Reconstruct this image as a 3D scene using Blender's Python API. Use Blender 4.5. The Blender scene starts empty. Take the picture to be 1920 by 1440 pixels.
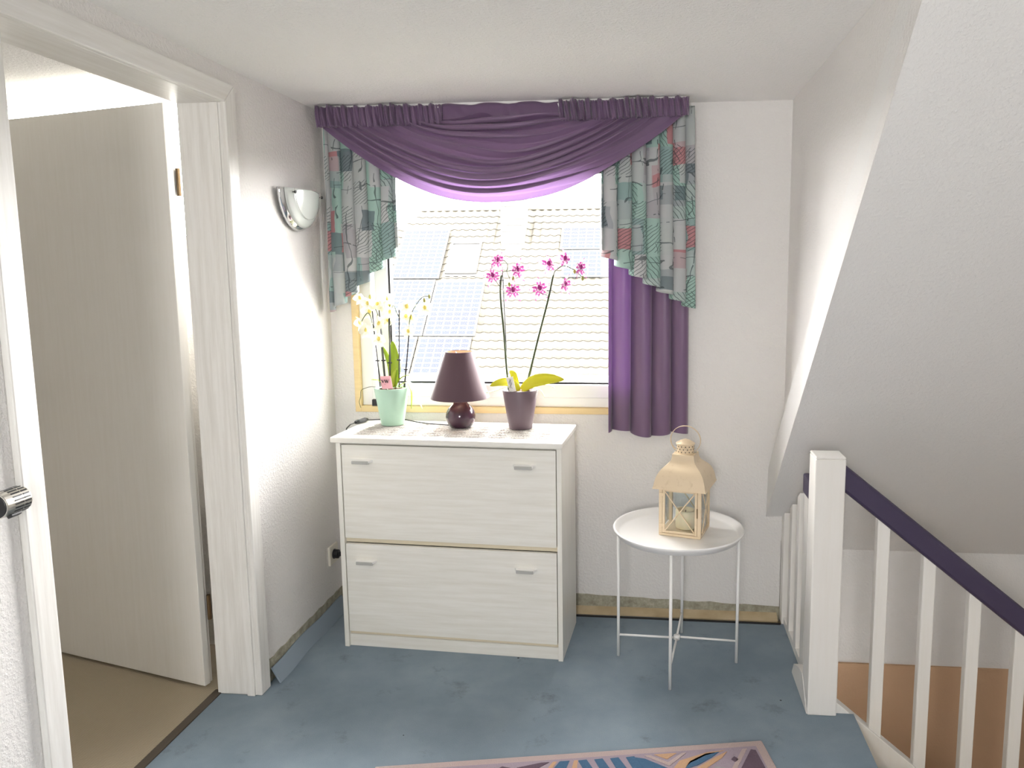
import bpy, math, random
from mathutils import Vector, Matrix
random.seed(7)
sin, cos, pi = math.sin, math.cos, math.pi
S = bpy.context.scene
COL = S.collection

# ------------------------------------------------------------------ camera
F, YAW, PITCH, ROLL = 1417.17, 0.0970, -0.1273, -0.0063
cam_d = bpy.data.cameras.new('camera'); cam = bpy.data.objects.new('camera', cam_d); COL.objects.link(cam)
fwd = Vector((-sin(YAW)*cos(PITCH), cos(YAW)*cos(PITCH), sin(PITCH)))
rt0 = Vector((cos(YAW), sin(YAW), 0)); up0 = rt0.cross(fwd)
rt = rt0*cos(ROLL) + up0*sin(ROLL); up = up0*cos(ROLL) - rt0*sin(ROLL)
cam.matrix_world = Matrix(((rt.x, up.x, -fwd.x, 1.3607), (rt.y, up.y, -fwd.y, -3.1047), (rt.z, up.z, -fwd.z, 1.4601), (0, 0, 0, 1)))
cam_d.sensor_fit = 'HORIZONTAL'; cam_d.sensor_width = 36; cam_d.lens = F/1920*36
cam_d.shift_x = -124.78/1920; cam_d.shift_y = -29.6/1920
cam_d.clip_start = 0.05; cam_d.clip_end = 300
S.camera = cam

# ------------------------------------------------------------------ world and light
SKY = 33.0
w = bpy.data.worlds.new('world'); S.world = w; w.use_nodes = True
bg = w.node_tree.nodes['Background']; bg.inputs[0].default_value = (1.0, 0.985, 0.96, 1); bg.inputs[1].default_value = SKY
S.view_settings.view_transform = 'Standard'; S.view_settings.look = 'None'
S.view_settings.exposure = 0.50; S.view_settings.gamma = 1.0; S.view_settings.use_curve_mapping = False
try:
    S.cycles.diffuse_bounces = 6; S.cycles.max_bounces = 11; S.cycles.transparent_max_bounces = 16
    S.cycles.caustics_reflective = False; S.cycles.caustics_refractive = False
    S.cycles.sample_clamp_indirect = 6.0
except Exception: pass

def portal(name, loc, rot, sx, sy):          # guides sky sampling through a window; adds no light of its own
    l = bpy.data.lights.new(name, 'AREA'); l.shape = 'RECTANGLE'; l.size = sx; l.size_y = sy
    l.cycles.is_portal = True
    o = bpy.data.objects.new(name, l); o.location = loc; o.rotation_euler = rot; COL.objects.link(o)
    return o
portal('window_portal', (0.77, 0.14, 1.43), (-pi/2, 0, 0), 1.15, 0.95)
portal('window_portal', (-.95, -0.28, 1.85), (-pi/2, 0, 0), 1.3, .5)
portal('window_portal', (1.1, -4.74, 1.6), (pi/2, 0, 0), .56, .7)  # unseen rear opening, added to bring in fill light

# ------------------------------------------------------------------ materials
def mat(name, col, rough=0.6, metal=0.0, spec=0.5, **k):
    m = bpy.data.materials.new(name); m.use_nodes = True
    b = m.node_tree.nodes['Principled BSDF']
    b.inputs['Base Color'].default_value = (*col, 1); b.inputs['Roughness'].default_value = rough
    b.inputs['Metallic'].default_value = metal; b.inputs['Specular IOR Level'].default_value = spec
    for a, v in k.items(): b.inputs[a].default_value = v
    return m
def nd(m, t, **k):
    n = m.node_tree.nodes.new(t)
    for a, v in k.items(): setattr(n, a, v)
    return n
def lk(m, a, b): m.node_tree.links.new(a, b)
def bs(m): return m.node_tree.nodes['Principled BSDF']
def coords(m, sc=(1, 1, 1), out='Object', rot=(0, 0, 0)):
    t = nd(m, 'ShaderNodeTexCoord'); mp = nd(m, 'ShaderNodeMapping'); mp.inputs['Scale'].default_value = sc
    mp.inputs['Rotation'].default_value = rot
    lk(m, t.outputs[out], mp.inputs[0]); return mp.outputs[0]
def noise(m, vec, scale, detail=4, rough=.5):
    n = nd(m, 'ShaderNodeTexNoise'); n.inputs['Scale'].default_value = scale; n.inputs['Detail'].default_value = detail
    n.inputs['Roughness'].default_value = rough; lk(m, vec, n.inputs['Vector']); return n.outputs['Fac']
def ramp(m, fac, stops, interp='LINEAR'):
    r = nd(m, 'ShaderNodeValToRGB'); r.color_ramp.interpolation = interp
    e = r.color_ramp.elements
    while len(e) < len(stops): e.new(0.5)
    for el, (p, c) in zip(e, stops): el.position = p; el.color = (*c, 1)
    lk(m, fac, r.inputs[0]); return r.outputs[0]
def mix(m, fac, a, b, typ='MIX'):
    n = nd(m, 'ShaderNodeMix', data_type='RGBA', blend_type=typ)
    for i, v in ((0, fac), (6, a), (7, b)):
        if hasattr(v, 'links') or hasattr(v, 'is_linked'): lk(m, v, n.inputs[i])
        else: n.inputs[i].default_value = v if i == 0 else (*v, 1)
    return n.outputs[2]
def math_(m, op, a, b=0.0):
    n = nd(m, 'ShaderNodeMath', operation=op)
    for i, v in ((0, a), (1, b)):
        if hasattr(v, 'is_linked'): lk(m, v, n.inputs[i])
        else: n.inputs[i].default_value = v
    return n.outputs[0]
def bump(m, h, strength=.3, dist=.002):
    b = nd(m, 'ShaderNodeBump'); b.inputs['Strength'].default_value = strength; b.inputs['Distance'].default_value = dist
    lk(m, h, b.inputs['Height']); lk(m, b.outputs[0], bs(m).inputs['Normal'])

def plaster(name, col, st=.55):
    m = mat(name, col, .9, spec=.2); v = coords(m)
    h = noise(m, v, 95, 3, .6); h2 = noise(m, v, 260, 2)
    hh = math_(m, 'ADD', math_(m, 'POWER', h, 2.2), math_(m, 'MULTIPLY', h2, .18))
    bump(m, hh, st, .006); return m
def painted_wood(name, col, rough=.45, axis='Z', grain=.12, tint=(.9, .88, .84)):
    m = mat(name, col, rough); sc = {'Z': (38, 38, 2.2), 'X': (2.2, 38, 38), 'Y': (38, 2.2, 38)}[axis]
    v = coords(m, sc); h = noise(m, v, 1.6, 6, .65)
    c = ramp(m, h, [(.3, tuple(a*b for a, b in zip(col, tint))), (.62, col)]); lk(m, c, bs(m).inputs['Base Color'])
    bump(m, h, grain, .002); return m

M_wall = plaster('white_woodchip', (.805, .785, .765), .75)
M_ceil = plaster('white_ceiling', (.92, .905, .885), .8)
M_slope = plaster('roof_slope_paint', (.80, .79, .775), .45)
M_tan = plaster('tan_wall', (.56, .375, .24), .25)
M_frame = painted_wood('white_door_frame', (.83, .815, .785), .4, 'Z', .25, (.86, .85, .83))
M_frameh = painted_wood('white_door_head', (.83, .815, .785), .4, 'Y', .2, (.9, .89, .87))
M_leaf = painted_wood('white_door_leaf', (.80, .785, .745), .42, 'Z', .06, (.96, .955, .94))
M_cab = painted_wood('white_ash_foil', (.84, .825, .775), .4, 'X', .2, (.9, .89, .86))
M_cabv = painted_wood('white_ash_foil_upright', (.84, .825, .775), .4, 'Z', .2, (.92, .91, .88))
M_cream = mat('cream_edge', (.70, .63, .48), .5)
M_pvc = mat('white_pvc', (.86, .86, .85), .25)
M_gasket = mat('black_gasket', (.01, .01, .012), .6)
M_yellowwood = painted_wood('pale_yellow_wood', (.80, .62, .33), .5, 'X', .15)
M_white = mat('white_lacquer', (.90, .895, .88), .28)
M_rail = painted_wood('white_rail_paint', (.84, .82, .785), .4, 'Z', .06, (.97, .965, .95))
M_black = mat('black_plastic', (.012, .012, .014), .4)
M_chrome = mat('chrome', (.75, .76, .77), .08, 1.0)
M_silver = mat('brushed_silver', (.62, .60, .55), .28, 1.0)
M_hinge = mat('bronze_hinge', (.20, .14, .08), .4, 1.0)
M_greybar = mat('grey_plastic', (.42, .42, .40), .4)
M_concrete = mat('bare_concrete', (.40, .38, .30), .95)
v = coords(M_concrete); lk(M_concrete, ramp(M_concrete, noise(M_concrete, v, 30, 6, .7), [(.3, (.25, .23, .17)), (.55, (.42, .40, .31)), (.75, (.60, .57, .49))]), bs(M_concrete).inputs['Base Color'])
bump(M_concrete, noise(M_concrete, v, 60, 5, .7), .8, .006)
M_board = mat('tan_floor_board', (.52, .38, .20), .8)
v = coords(M_board); lk(M_board, ramp(M_board, noise(M_board, v, 12, 5), [(.3, (.40, .31, .18)), (.7, (.52, .42, .27))]), bs(M_board).inputs['Base Color'])

# blue carpet with wear stains
M_carpet = mat('blue_carpet', (.2, .3, .4), .95, spec=.15); m = M_carpet; v = coords(m)
c = ramp(m, noise(m, v, 2.2, 5, .6), [(.32, (.185, .240, .292)), (.5, (.235, .295, .348)), (.68, (.290, .355, .405))])
c = mix(m, math_(m, 'MULTIPLY', noise(m, v, 350, 2), .35), c, (.16, .20, .235))
st = ramp(m, noise(m, coords(m, (1, 1, 1)), 5.5, 7, .72), [(.58, (0, 0, 0)), (.72, (1, 1, 1))])
c = mix(m, math_(m, 'MULTIPLY', st, .5), c, (.09, .09, .095))
sp = nd(m, 'ShaderNodeTexVoronoi'); sp.inputs['Scale'].default_value = 5.0; lk(m, v, sp.inputs['Vector'])
spk = math_(m, 'LESS_THAN', sp.outputs['Distance'], .022)
c = mix(m, math_(m, 'MULTIPLY', spk, .85), c, (.02, .02, .02))
lk(m, c, bs(m).inputs['Base Color']); bump(m, noise(m, v, 420, 2), .5, .002)
M_beigecarpet = mat('beige_ribbed_carpet', (.42, .36, .26), .95, spec=.15); m = M_beigecarpet
wv = nd(m, 'ShaderNodeTexWave'); wv.inputs['Scale'].default_value = 42; wv.inputs['Distortion'].default_value = .6; lk(m, coords(m, rot=(0, 0, .55)), wv.inputs['Vector'])
c = ramp(m, wv.outputs['Fac'], [(0, (.36, .305, .215)), (1, (.50, .435, .33))]); lk(m, c, bs(m).inputs['Base Color']); bump(m, wv.outputs['Fac'], .5, .003)

def fabric(name, col, trans, rough=.5, sheen=.3, tcol=None, tex=None):
    m = mat(name, col, rough, spec=.3); b = bs(m)
    b.inputs['Sheen Weight'].default_value = sheen
    t = nd(m, 'ShaderNodeBsdfTranslucent'); t.inputs[0].default_value = (*(tcol or col), 1)
    mx = nd(m, 'ShaderNodeMixShader'); mx.inputs[0].default_value = trans
    o = m.node_tree.nodes['Material Output']
    lk(m, b.outputs[0], mx.inputs[1]); lk(m, t.outputs[0], mx.inputs[2]); lk(m, mx.outputs[0], o.inputs[0])
    return m, t
M_purple, _ = fabric('purple_satin', (.185, .115, .200), .15, .32, .4, (.58, .34, .74))
bump(M_purple, noise(M_purple, coords(M_purple, (1, 1, 6)), 120, 3), .15, .002)
M_print, tt = fabric('mint_print_cotton', (.5, .6, .55), .10, .7, .1)
m = M_print; uv = nd(m, 'ShaderNodeTexCoord').outputs['UV']
def mp(vec, sc, loc=(0, 0, 0), rot=0):
    n = nd(m, 'ShaderNodeMapping'); n.inputs['Scale'].default_value = sc; n.inputs['Location'].default_value = loc; n.inputs['Rotation'].default_value = (0, 0, rot)
    lk(m, vec, n.inputs[0]); return n.outputs[0]
def bricks(vec, bw, bh, off):
    n = nd(m, 'ShaderNodeTexBrick', offset=off, squash=1.0); n.inputs['Scale'].default_value = 1.0; n.inputs['Mortar Size'].default_value = 0.0
    n.inputs['Color1'].default_value = (0, 0, 0, 1); n.inputs['Color2'].default_value = (1, 1, 1, 1); n.inputs['Bias'].default_value = 0.0
    n.inputs['Brick Width'].default_value = bw; n.inputs['Row Height'].default_value = bh; lk(m, vec, n.inputs['Vector'])
    s_ = nd(m, 'ShaderNodeSeparateColor'); lk(m, n.outputs['Color'], s_.inputs[0]); return s_.outputs[0]
def lines(vec, scale, width, dist=3.0, dsc=1.0):
    n = nd(m, 'ShaderNodeTexWave'); n.inputs['Scale'].default_value = scale; n.inputs['Distortion'].default_value = dist; n.inputs['Detail Scale'].default_value = dsc
    lk(m, vec, n.inputs['Vector']); return math_(m, 'LESS_THAN', n.outputs['Fac'], width)
def chan(colr, i):
    s = nd(m, 'ShaderNodeSeparateColor'); lk(m, colr, s.inputs[0]); return s.outputs[i]
wn = nd(m, 'ShaderNodeTexNoise'); wn.inputs['Scale'].default_value = 9; lk(m, uv, wn.inputs['Vector'])
wv_ = nd(m, 'ShaderNodeMix', data_type='VECTOR'); wv_.inputs[0].default_value = .035; lk(m, uv, wv_.inputs[4]); lk(m, wn.outputs['Color'], wv_.inputs[5]); wuv = wv_.outputs[1]
ca = bricks(wuv, .085, .135, .37); cb = bricks(mp(wuv, (1, 1, 1), (.033, .05, 0)), .062, .078, .6); cc = bricks(mp(wuv, (1, 1, 1), (.01, .021, 0)), .11, .095, .45)
pal = ramp(m, ca, [(0, (.40, .58, .52)), (.20, (.62, .63, .63)), (.38, (.46, .64, .58)), (.52, (.66, .65, .66)), (.72, (.34, .47, .46)), (.82, (.60, .62, .62)), (.93, (.50, .47, .50))], 'CONSTANT')
c = mix(m, math_(m, 'GREATER_THAN', cb, .90), pal, (.60, .28, .30))
c = mix(m, math_(m, 'MULTIPLY', math_(m, 'LESS_THAN', cb, .13), .85), c, (.17, .22, .25))
c = mix(m, math_(m, 'MULTIPLY', math_(m, 'LESS_THAN', cc, .28), .55), c, (.60, .60, .62))
nm = nd(m, 'ShaderNodeTexNoise'); nm.inputs['Scale'].default_value = 14; lk(m, uv, nm.inputs['Vector']); nmask = math_(m, 'GREATER_THAN', nm.outputs['Fac'], .50)
h1 = math_(m, 'MULTIPLY', lines(mp(wuv, (1, 1, 1), rot=.9), 30, .10, 2.0), math_(m, 'GREATER_THAN', cc, .74))
h2 = math_(m, 'MULTIPLY', lines(mp(wuv, (1, 1, 1), rot=-.6), 26, .08, 4.0), math_(m, 'LESS_THAN', ca, .16))
h3 = lines(mp(wuv, (1, .3, 1), rot=.05), 5.0, .006, 5.0, 3.0); h4 = lines(mp(wuv, (.4, 1, 1), rot=1.45), 4.0, .006, 6.0, 3.0)
ink = math_(m, 'MAXIMUM', math_(m, 'MAXIMUM', h1, h2), math_(m, 'MULTIPLY', math_(m, 'MAXIMUM', h3, h4), nmask))
c = mix(m, 1.0, c, (.70, .73, .72), 'MULTIPLY')
c = mix(m, math_(m, 'MULTIPLY', ink, .75), c, (.04, .055, .06))
lk(m, c, bs(m).inputs['Base Color']); lk(m, c, tt.inputs[0])

M_shade, _ = fabric('aubergine_shade', (.105, .060, .075), .10, .7, .2)
M_shadein = mat('peach_lining', (.75, .52, .36), .8)
M_ceramic = mat('aubergine_ceramic', (.045, .018, .035), .08, spec=.6)
M_greenpot = mat('mint_pot', (.36, .53, .42), .45)
M_purplepot = mat('plum_grey_pot', (.115, .078, .095), .45)
M_bark = mat('bark_chips', (.10, .06, .03), .9)
M_lace = mat('shaded_white_lace', (.46, .43, .40), .9)  # white thread greyed: shade in the lace is put into its colour
M_leafg, _ = fabric('yellow_green_leaf', (.30, .42, .03), .10, .4, 0, (.50, .62, .03))
M_leafy, _ = fabric('yellowing_leaf', (.55, .52, .03), .10, .4, 0, (.75, .70, .03))
M_stem = mat('dark_green_stem', (.045, .065, .02), .5)
M_bud = mat('olive_bud', (.34, .33, .10), .6)
M_petw, _ = fabric('white_petal', (.90, .89, .76), .16, .6, 0, (.90, .90, .72))
M_petp, tp = fabric('magenta_speckled_petal', (.5, .1, .4), .08, .6, 0)
m = M_petp; nz = noise(m, coords(m), 70, 3, .6)
c = ramp(m, nz, [(.44, (.78, .70, .74)), (.50, (.46, .07, .30)), (.62, (.22, .008, .13))]); lk(m, c, bs(m).inputs['Base Color']); lk(m, c, tp.inputs[0])
M_lipw = mat('yellow_lip', (.75, .62, .15), .6); M_lipp = mat('deep_magenta_lip', (.30, .01, .16), .6)
M_pink = mat('pink_card', (.72, .38, .42), .7); M_paper = mat('paper_tag', (.80, .78, .72), .8); M_ink = mat('black_ink', (.015, .012, .015), .7)
M_cream_metal = mat('cream_enamel', (.70, .56, .38), .35, spec=.5)
m = M_cream_metal; lk(m, ramp(m, noise(m, coords(m), 35, 5, .7), [(.28, (.58, .44, .27)), (.45, (.72, .58, .40))]), bs(m).inputs['Base Color'])
M_wax = mat('ivory_wax', (.80, .70, .50), .55, **{'Subsurface Weight': .25}); bs(M_wax).inputs['Subsurface Radius'].default_value = (.02, .012, .006)
M_handrail = mat('violet_handrail', (.048, .035, .078), .5); bump(M_handrail, noise(M_handrail, coords(M_handrail, (3, 30, 30)), 3, 4), .15, .002)
def glassmat(name, tint=(1, 1, 1), refl=.08, rough=0.0):
    m = bpy.data.materials.new(name); m.use_nodes = True; nt = m.node_tree; nt.nodes.clear()
    o = nd(m, 'ShaderNodeOutputMaterial'); t = nd(m, 'ShaderNodeBsdfTransparent'); g = nd(m, 'ShaderNodeBsdfGlossy'); x = nd(m, 'ShaderNodeMixShader')
    t.inputs[0].default_value = (*tint, 1); g.inputs['Roughness'].default_value = rough
    lw = nd(m, 'ShaderNodeLayerWeight'); lw.inputs[0].default_value = .15
    f = math_(m, 'ADD', math_(m, 'MULTIPLY', lw.outputs['Fresnel'], .6), refl)
    lk(m, f, x.inputs[0]); lk(m, t.outputs[0], x.inputs[1]); lk(m, g.outputs[0], x.inputs[2]); lk(m, x.outputs[0], o.inputs[0]); return m
M_glass = glassmat('window_glass', (1, 1, 1), .0)
M_pane = glassmat('lantern_glass', (.96, .98, .98), .02)
M_sconce = mat('frosted_sconce_glass', (.80, .84, .80), .12, spec=.7, **{'Transmission Weight': .25})
# neighbour roof
M_tile = mat('weathered_tile', (0.0504, 0.0414, 0.0252), .75, spec=.2)
m = M_tile; oi = nd(m, 'ShaderNodeObjectInfo')
c = ramp(m, oi.outputs['Random'], [(0, (.027, .0245, .0195)), (.5, (.031, .028, .022)), (1, (.036, .031, .023))])
c = mix(m, math_(m, 'MULTIPLY', noise(m, coords(m), 4, 4), .35), c, (.036, .034, .028)); lk(m, c, bs(m).inputs['Base Color'])
M_cell = mat('blue_solar_cell', (.0165, .0185, .0250), .4, spec=.02)
M_pvback = mat('pale_module_backsheet', (.034, .034, .036), .5)
M_pvframe = mat('aluminium_module_frame', (.020, .021, .022), .5)
M_clad = mat('pale_cladding', (.030, .0295, .028), .8)
M_lead = mat('grey_flashing', (.015, .015, .015), .6)
M_render = mat('neighbour_render', (.035, .034, .032), .9)
M_rug = {k: mat('rug_'+k, c, .95, spec=.1) for k, c in dict(edge=(.58, .46, .44), lilac=(.44, .36, .42), mauve=(.165, .115, .15), blue=(.085, .17, .28), orange=(.66, .42, .26), grey=(.42, .39, .41)).items()}
for m in M_rug.values(): bump(m, noise(m, coords(m), 260, 3, .7), 1.0, .006)

# ------------------------------------------------------------------ mesh helpers
class MB:
    def __init__(s): s.v = []; s.f = []; s.uv = None
    def add(s, vs, fs):
        o = len(s.v); s.v += [tuple(x) for x in vs]; s.f += [tuple(i+o for i in f) for f in fs]; return s
    def box(s, x0, x1, y0, y1, z0, z1):
        vs = [(x, y, z) for z in (z0, z1) for y in (y0, y1) for x in (x0, x1)]
        return s.add(vs, [(0, 2, 3, 1), (4, 5, 7, 6), (0, 1, 5, 4), (2, 6, 7, 3), (0, 4, 6, 2), (1, 3, 7, 5)])
    def prism(s, poly, d, off=(0, 0, 0)):          # poly: list of 3D points, extruded by vector d
        n = len(poly); a = [Vector(p)+Vector(off) for p in poly]; b = [p+Vector(d) for p in a]
        fs = [tuple(range(n)), tuple(range(2*n-1, n-1, -1))] + [(i, i+n, (i+1) % n+n, (i+1) % n) for i in range(n)]
        return s.add(a+b, fs)
    def tube(s, pts, r, n=8, cap=True):
        P = [Vector(p) for p in pts]; R = r if isinstance(r, (list, tuple)) else [r]*len(P)
        o = len(s.v); ref = None
        for i, p in enumerate(P):
            t = (P[min(i+1, len(P)-1)]-P[max(i-1, 0)]).normalized()
            if ref is None:
                ref = t.orthogonal().normalized()
            ref = (ref - t*ref.dot(t)).normalized(); q = t.cross(ref)
            for k in range(n):
                a = 2*pi*k/n; s.v.append(tuple(p+(ref*cos(a)+q*sin(a))*R[i]))
        for i in range(len(P)-1):
            for k in range(n):
                s.f.append((o+i*n+k, o+i*n+(k+1) % n, o+(i+1)*n+(k+1) % n, o+(i+1)*n+k))
        if cap:
            s.f.append(tuple(o+k for k in range(n-1, -1, -1))); s.f.append(tuple(o+(len(P)-1)*n+k for k in range(n)))
        return s
    def lathe(s, prof, c=(0, 0, 0), n=32, cap0=True, cap1=True):
        o = len(s.v)
        for r, z in prof:
            for k in range(n):
                a = 2*pi*k/n; s.v.append((c[0]+r*cos(a), c[1]+r*sin(a), c[2]+z))
        for i in range(len(prof)-1):
            for k in range(n): s.f.append((o+i*n+k, o+i*n+(k+1) % n, o+(i+1)*n+(k+1) % n, o+(i+1)*n+k))
        if cap0: s.f.append(tuple(o+k for k in range(n-1, -1, -1)))
        if cap1: s.f.append(tuple(o+(len(prof)-1)*n+k for k in range(n)))
        return s
    def grid(s, fn, nu, nv, uvfn=None):
        o = len(s.v)
        for j in range(nv+1):
            for i in range(nu+1): s.v.append(tuple(fn(i/nu, j/nv)))
        for j in range(nv):
            for i in range(nu):
                a = o+j*(nu+1)+i; s.f.append((a, a+1, a+nu+2, a+nu+1))
        if uvfn:
            s.uv = s.uv or {}
            for j in range(nv+1):
                for i in range(nu+1): s.uv[o+j*(nu+1)+i] = uvfn(i/nu, j/nv)
        return s
    def mesh(s, name, smooth=False):
        me = bpy.data.meshes.new(name); me.from_pydata(s.v, [], s.f); me.update()
        if s.uv:
            l = me.uv_layers.new(name='UVMap')
            for lp in me.loops: l.data[lp.index].uv = s.uv.get(lp.vertex_index, (0, 0))
        if smooth:
            for p in me.polygons: p.use_smooth = True
        return me
    def build(s, name, mt, parent=None, smooth=False, bevel=0, loc=None, sharp=None):
        me = s.mesh(name, smooth); me.materials.append(mt)
        o = bpy.data.objects.new(name, me); COL.objects.link(o)
        if parent: o.parent = parent
        if loc: o.location = loc
        if bevel:
            b = o.modifiers.new('bevel', 'BEVEL'); b.width = bevel; b.segments = 2; b.limit_method = 'ANGLE'
        return o
def solidify(o, t, off=0):
    m = o.modifiers.new('solid', 'SOLIDIFY'); m.thickness = t; m.offset = off; return o
def tag(o, label, cat, group=None, kind=None):
    o['label'] = label; o['category'] = cat
    if group: o['group'] = group
    if kind: o['kind'] = kind
    return o
def struct(o, label=None):
    o['kind'] = 'structure'
    if label: o['label'] = label
    return o
def thing(name, label, cat, loc=(0, 0, 0), rz=0, group=None):
    o = bpy.data.objects.new(name, None); COL.objects.link(o); o.location = loc; o.rotation_euler = (0, 0, rz); o.empty_display_size = .05
    return tag(o, label, cat, group)

# ------------------------------------------------------------------ setting: shell
H = 2.115; W = 1.903
# window wall with opening
OX0, OX1, OZ0, OZ1 = .094, 1.435, .867, 1.985
b = MB().box(-.17, OX0, 0, .12, -.02, H+.1).box(OX1, W+.05, 0, .12, -.02, H+.1).box(OX0, OX1, 0, .12, -.02, OZ0).box(OX0, OX1, 0, .12, OZ1, H+.1)
struct(b.build('wall_far', M_wall), 'white textured wall around the window')
# left wall with door opening
DY0, DY1, DH, WT = -1.60, -.735, 2.015, .142
b = MB().box(-WT, 0, DY1, 0, -.02, H+.1).box(-WT, 0, DY0, DY1, DH, H+.1).box(-WT, 0, -4.7, DY0, -.02, H+.1)
struct(b.build('wall_left', M_wall), 'white textured wall with the open doorway')
# cheek of the dormer
EB = Vector((1.839, 0, .444)); ET = Vector((1.9055, -1.55, H))
n = 14; cheek = MB()
def ck(u, v):
    e = EB.lerp(ET, v); z = .444+(H-.444)*v; return (W*(1-u)+e.x*u, e.y*u, e.z*u+z*(1-u))
cheek.grid(ck, 4, n)
ch = cheek.build('wall_right', M_wall); solidify(ch, .004, 0); struct(ch, 'bright narrow wall between window wall and roof slope')
# sloped roof underside
SL = (H-.444)/1.55
def slz(y): return .444-SL*y
kz = slz(.19)
b = MB()
b.prism([EB, (3.65, 0, .444), (3.65, -1.55, H), ET], (0, .10, .10))
b.prism([(W, 0, .444), (3.65, 0, .444), (3.65, .19, kz), (W, .19, kz)], (0, .1, .1))
struct(b.build('ceiling_slope', M_slope), 'sloping grey-white roof underside over the stairwell')
b = MB().box(W, 3.65, .19, .30, -.285, kz+.08).box(W, W+.05, .0, .30, -2.6, kz+.1)
struct(b.build('wall_stairwell', M_slope), 'low wall under the roof slope')
b = MB().box(W, 3.65, .178, .30, -2.6, -.285)
struct(b.build('wall_stairwell_lower', M_tan), 'tan wall lining the stairwell')
b = MB().box(-.17, W+.1, -4.7, .12, H, H+.12).box(W+.1, 3.75, -4.7, -1.5, H, H+.12)
struct(b.build('ceiling', M_ceil), 'white textured ceiling')
# floor: carpet over boards
b = MB().prism([(0, -.012, -.012), (1.0, -.022, -.012), (1.913, -.055, -.012), (1.913, -.69, -.012), (2.034, -.69, -.012), (2.034, -4.7, -.012), (0, -4.7, -.012), (0, -1.585, -.012), (-.14, -1.585, -.012), (-.14, -.752, -.012), (0, -.752, -.012)][::-1], (0, 0, .012))
struct(b.build('floor', M_carpet), 'worn blue carpet of the landing')
b = MB().box(0, 1.93, -.72, .0, -.20, -.0125).box(-WT, 2.03, -4.7, -.72, -.20, -.0125)
struct(b.build('floor_boards', M_board), 'bare tan boards along the wall edge')
# hidden near end of the landing; unseen window opening added for fill light
b = MB().box(-.17, .82, -4.82, -4.7, -.02, H+.1).box(1.38, 3.75, -4.82, -4.7, -2.6, H+.1).box(.82, 1.38, -4.82, -4.7, -.02, 1.25).box(.82, 1.38, -4.82, -4.7, 1.95, H+.1)
struct(b.build('wall_near', M_wall), 'white wall at the near end of the landing')
b = MB().box(3.6, 3.75, -4.7, .3, -2.6, H+.1)
struct(b.build('wall_stairwell_side', M_wall), 'white side wall of the stairwell')
b = MB().box(1.9, 3.75, -4.82, .3, -2.7, -2.6)
struct(b.build('floor_lower', M_tan), 'tan floor at the foot of the stairs')
b = MB().box(1.96, 2.03, -4.7, -.72, -2.6, -.2).box(1.87, 1.93, -.76, .05, -2.6, -.19)
struct(b.build('wall_stairwell_inner', M_wall), 'wall under the landing edge')
# bare concrete strip and board strip where the baseboard was
def wob(i): return .0018*sin(i*1.7)+.0018*sin(i*4.1)
b = MB(); N = 40
top = [(0.0+W*i/N, -.003, .079-.027*max(0, (W*i/N-1.03)/.87)+wob(i)) for i in range(N+1)]
b.prism([(p[0], -.003, -.012) for p in top]+top[::-1], (0, .003, 0))
struct(b.build('baseboard_far', M_concrete), 'bare concrete strip left under the window wall')
b = MB(); top = [(.003, -.02-.70*i/24, .085+wob(i)-.0*i) for i in range(25)]
b.prism([(p[0], p[1], -.012) for p in top]+top[::-1], (-.003, 0, 0))
struct(b.build('baseboard_left', M_concrete), 'bare concrete strip along the left wall')
# tan strip sloping from wall to carpet
b = MB().prism([(.02, 0, -.012), (.02, -.035, -.012), (.02, -.035, .004), (.02, 0, .028)], (W-.03, 0, 0))
struct(b.build('trim_1', M_board), 'tan batten strip between wall and carpet')
b = MB().prism([(0.02, -.0345, -.01), (1.9, -.0545, -.01), (1.9, -.0645, -.01), (0.02, -.0445, -.01)], (0, 0, .0145))  # thin dark strip at the gap along the carpet edge
struct(b.build('trim_2', M_gasket), 'dark strip along the carpet edge')
# loose blue-grey skirting strip lying along the left wall
b = MB()
for i in range(18):
    pass
pth = [(.026+.003*sin(i*.5), -.05-.62*i/16, .024+.002*sin(i*.8)) for i in range(17)]
vs = []
for x, y, z in pth: vs += [(x-.022, y, z+.03), (x-.016, y, z+.033), (x+.016, y, z-.022), (x+.010, y, z-.026)]
fs = []
for i in range(16):
    for k in range(4): fs.append((4*i+k, 4*i+(k+1) % 4, 4*i+4+(k+1) % 4, 4*i+4+k))
fs += [(3, 2, 1, 0), (64, 65, 66, 67)]
b.add(vs, fs); M_skirt = mat('blue_grey_skirting', (.26, .32, .38), .7)
tag(b.build('skirting_strip', M_skirt), 'loose blue-grey skirting strip lying along the left wall', 'skirting')

# ------------------------------------------------------------------ other room beyond the door
b = MB().box(-3.4, -.03, -3.4, -.30, -.06, -.004)
struct(b.build('floor_bedroom', M_beigecarpet), 'beige ribbed carpet of the next room')
b = MB().box(-3.4, -WT, -3.4, -.25, H, H+.12); struct(b.build('ceiling_bedroom', M_ceil), 'ceiling of the next room')
b = MB().box(-3.5, -3.4, -3.4, -.3, 0, H).box(-3.4, -WT, -3.5, -3.4, 0, H)
b.box(-3.4, -1.6, -.42, -.30, 0, H).box(-.30, -WT, -.42, -.30, 0, H).box(-1.6, -.30, -.42, -.30, 0, 1.6)
struct(b.build('wall_bedroom', M_wall), 'white walls of the next room')
b = MB().box(-.165, -.135, DY0, DY1, -.004, .004)
struct(b.build('trim_3', mat('dark_threshold', (.07, .055, .04), .5)), 'dark threshold strip under the doorway')

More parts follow.
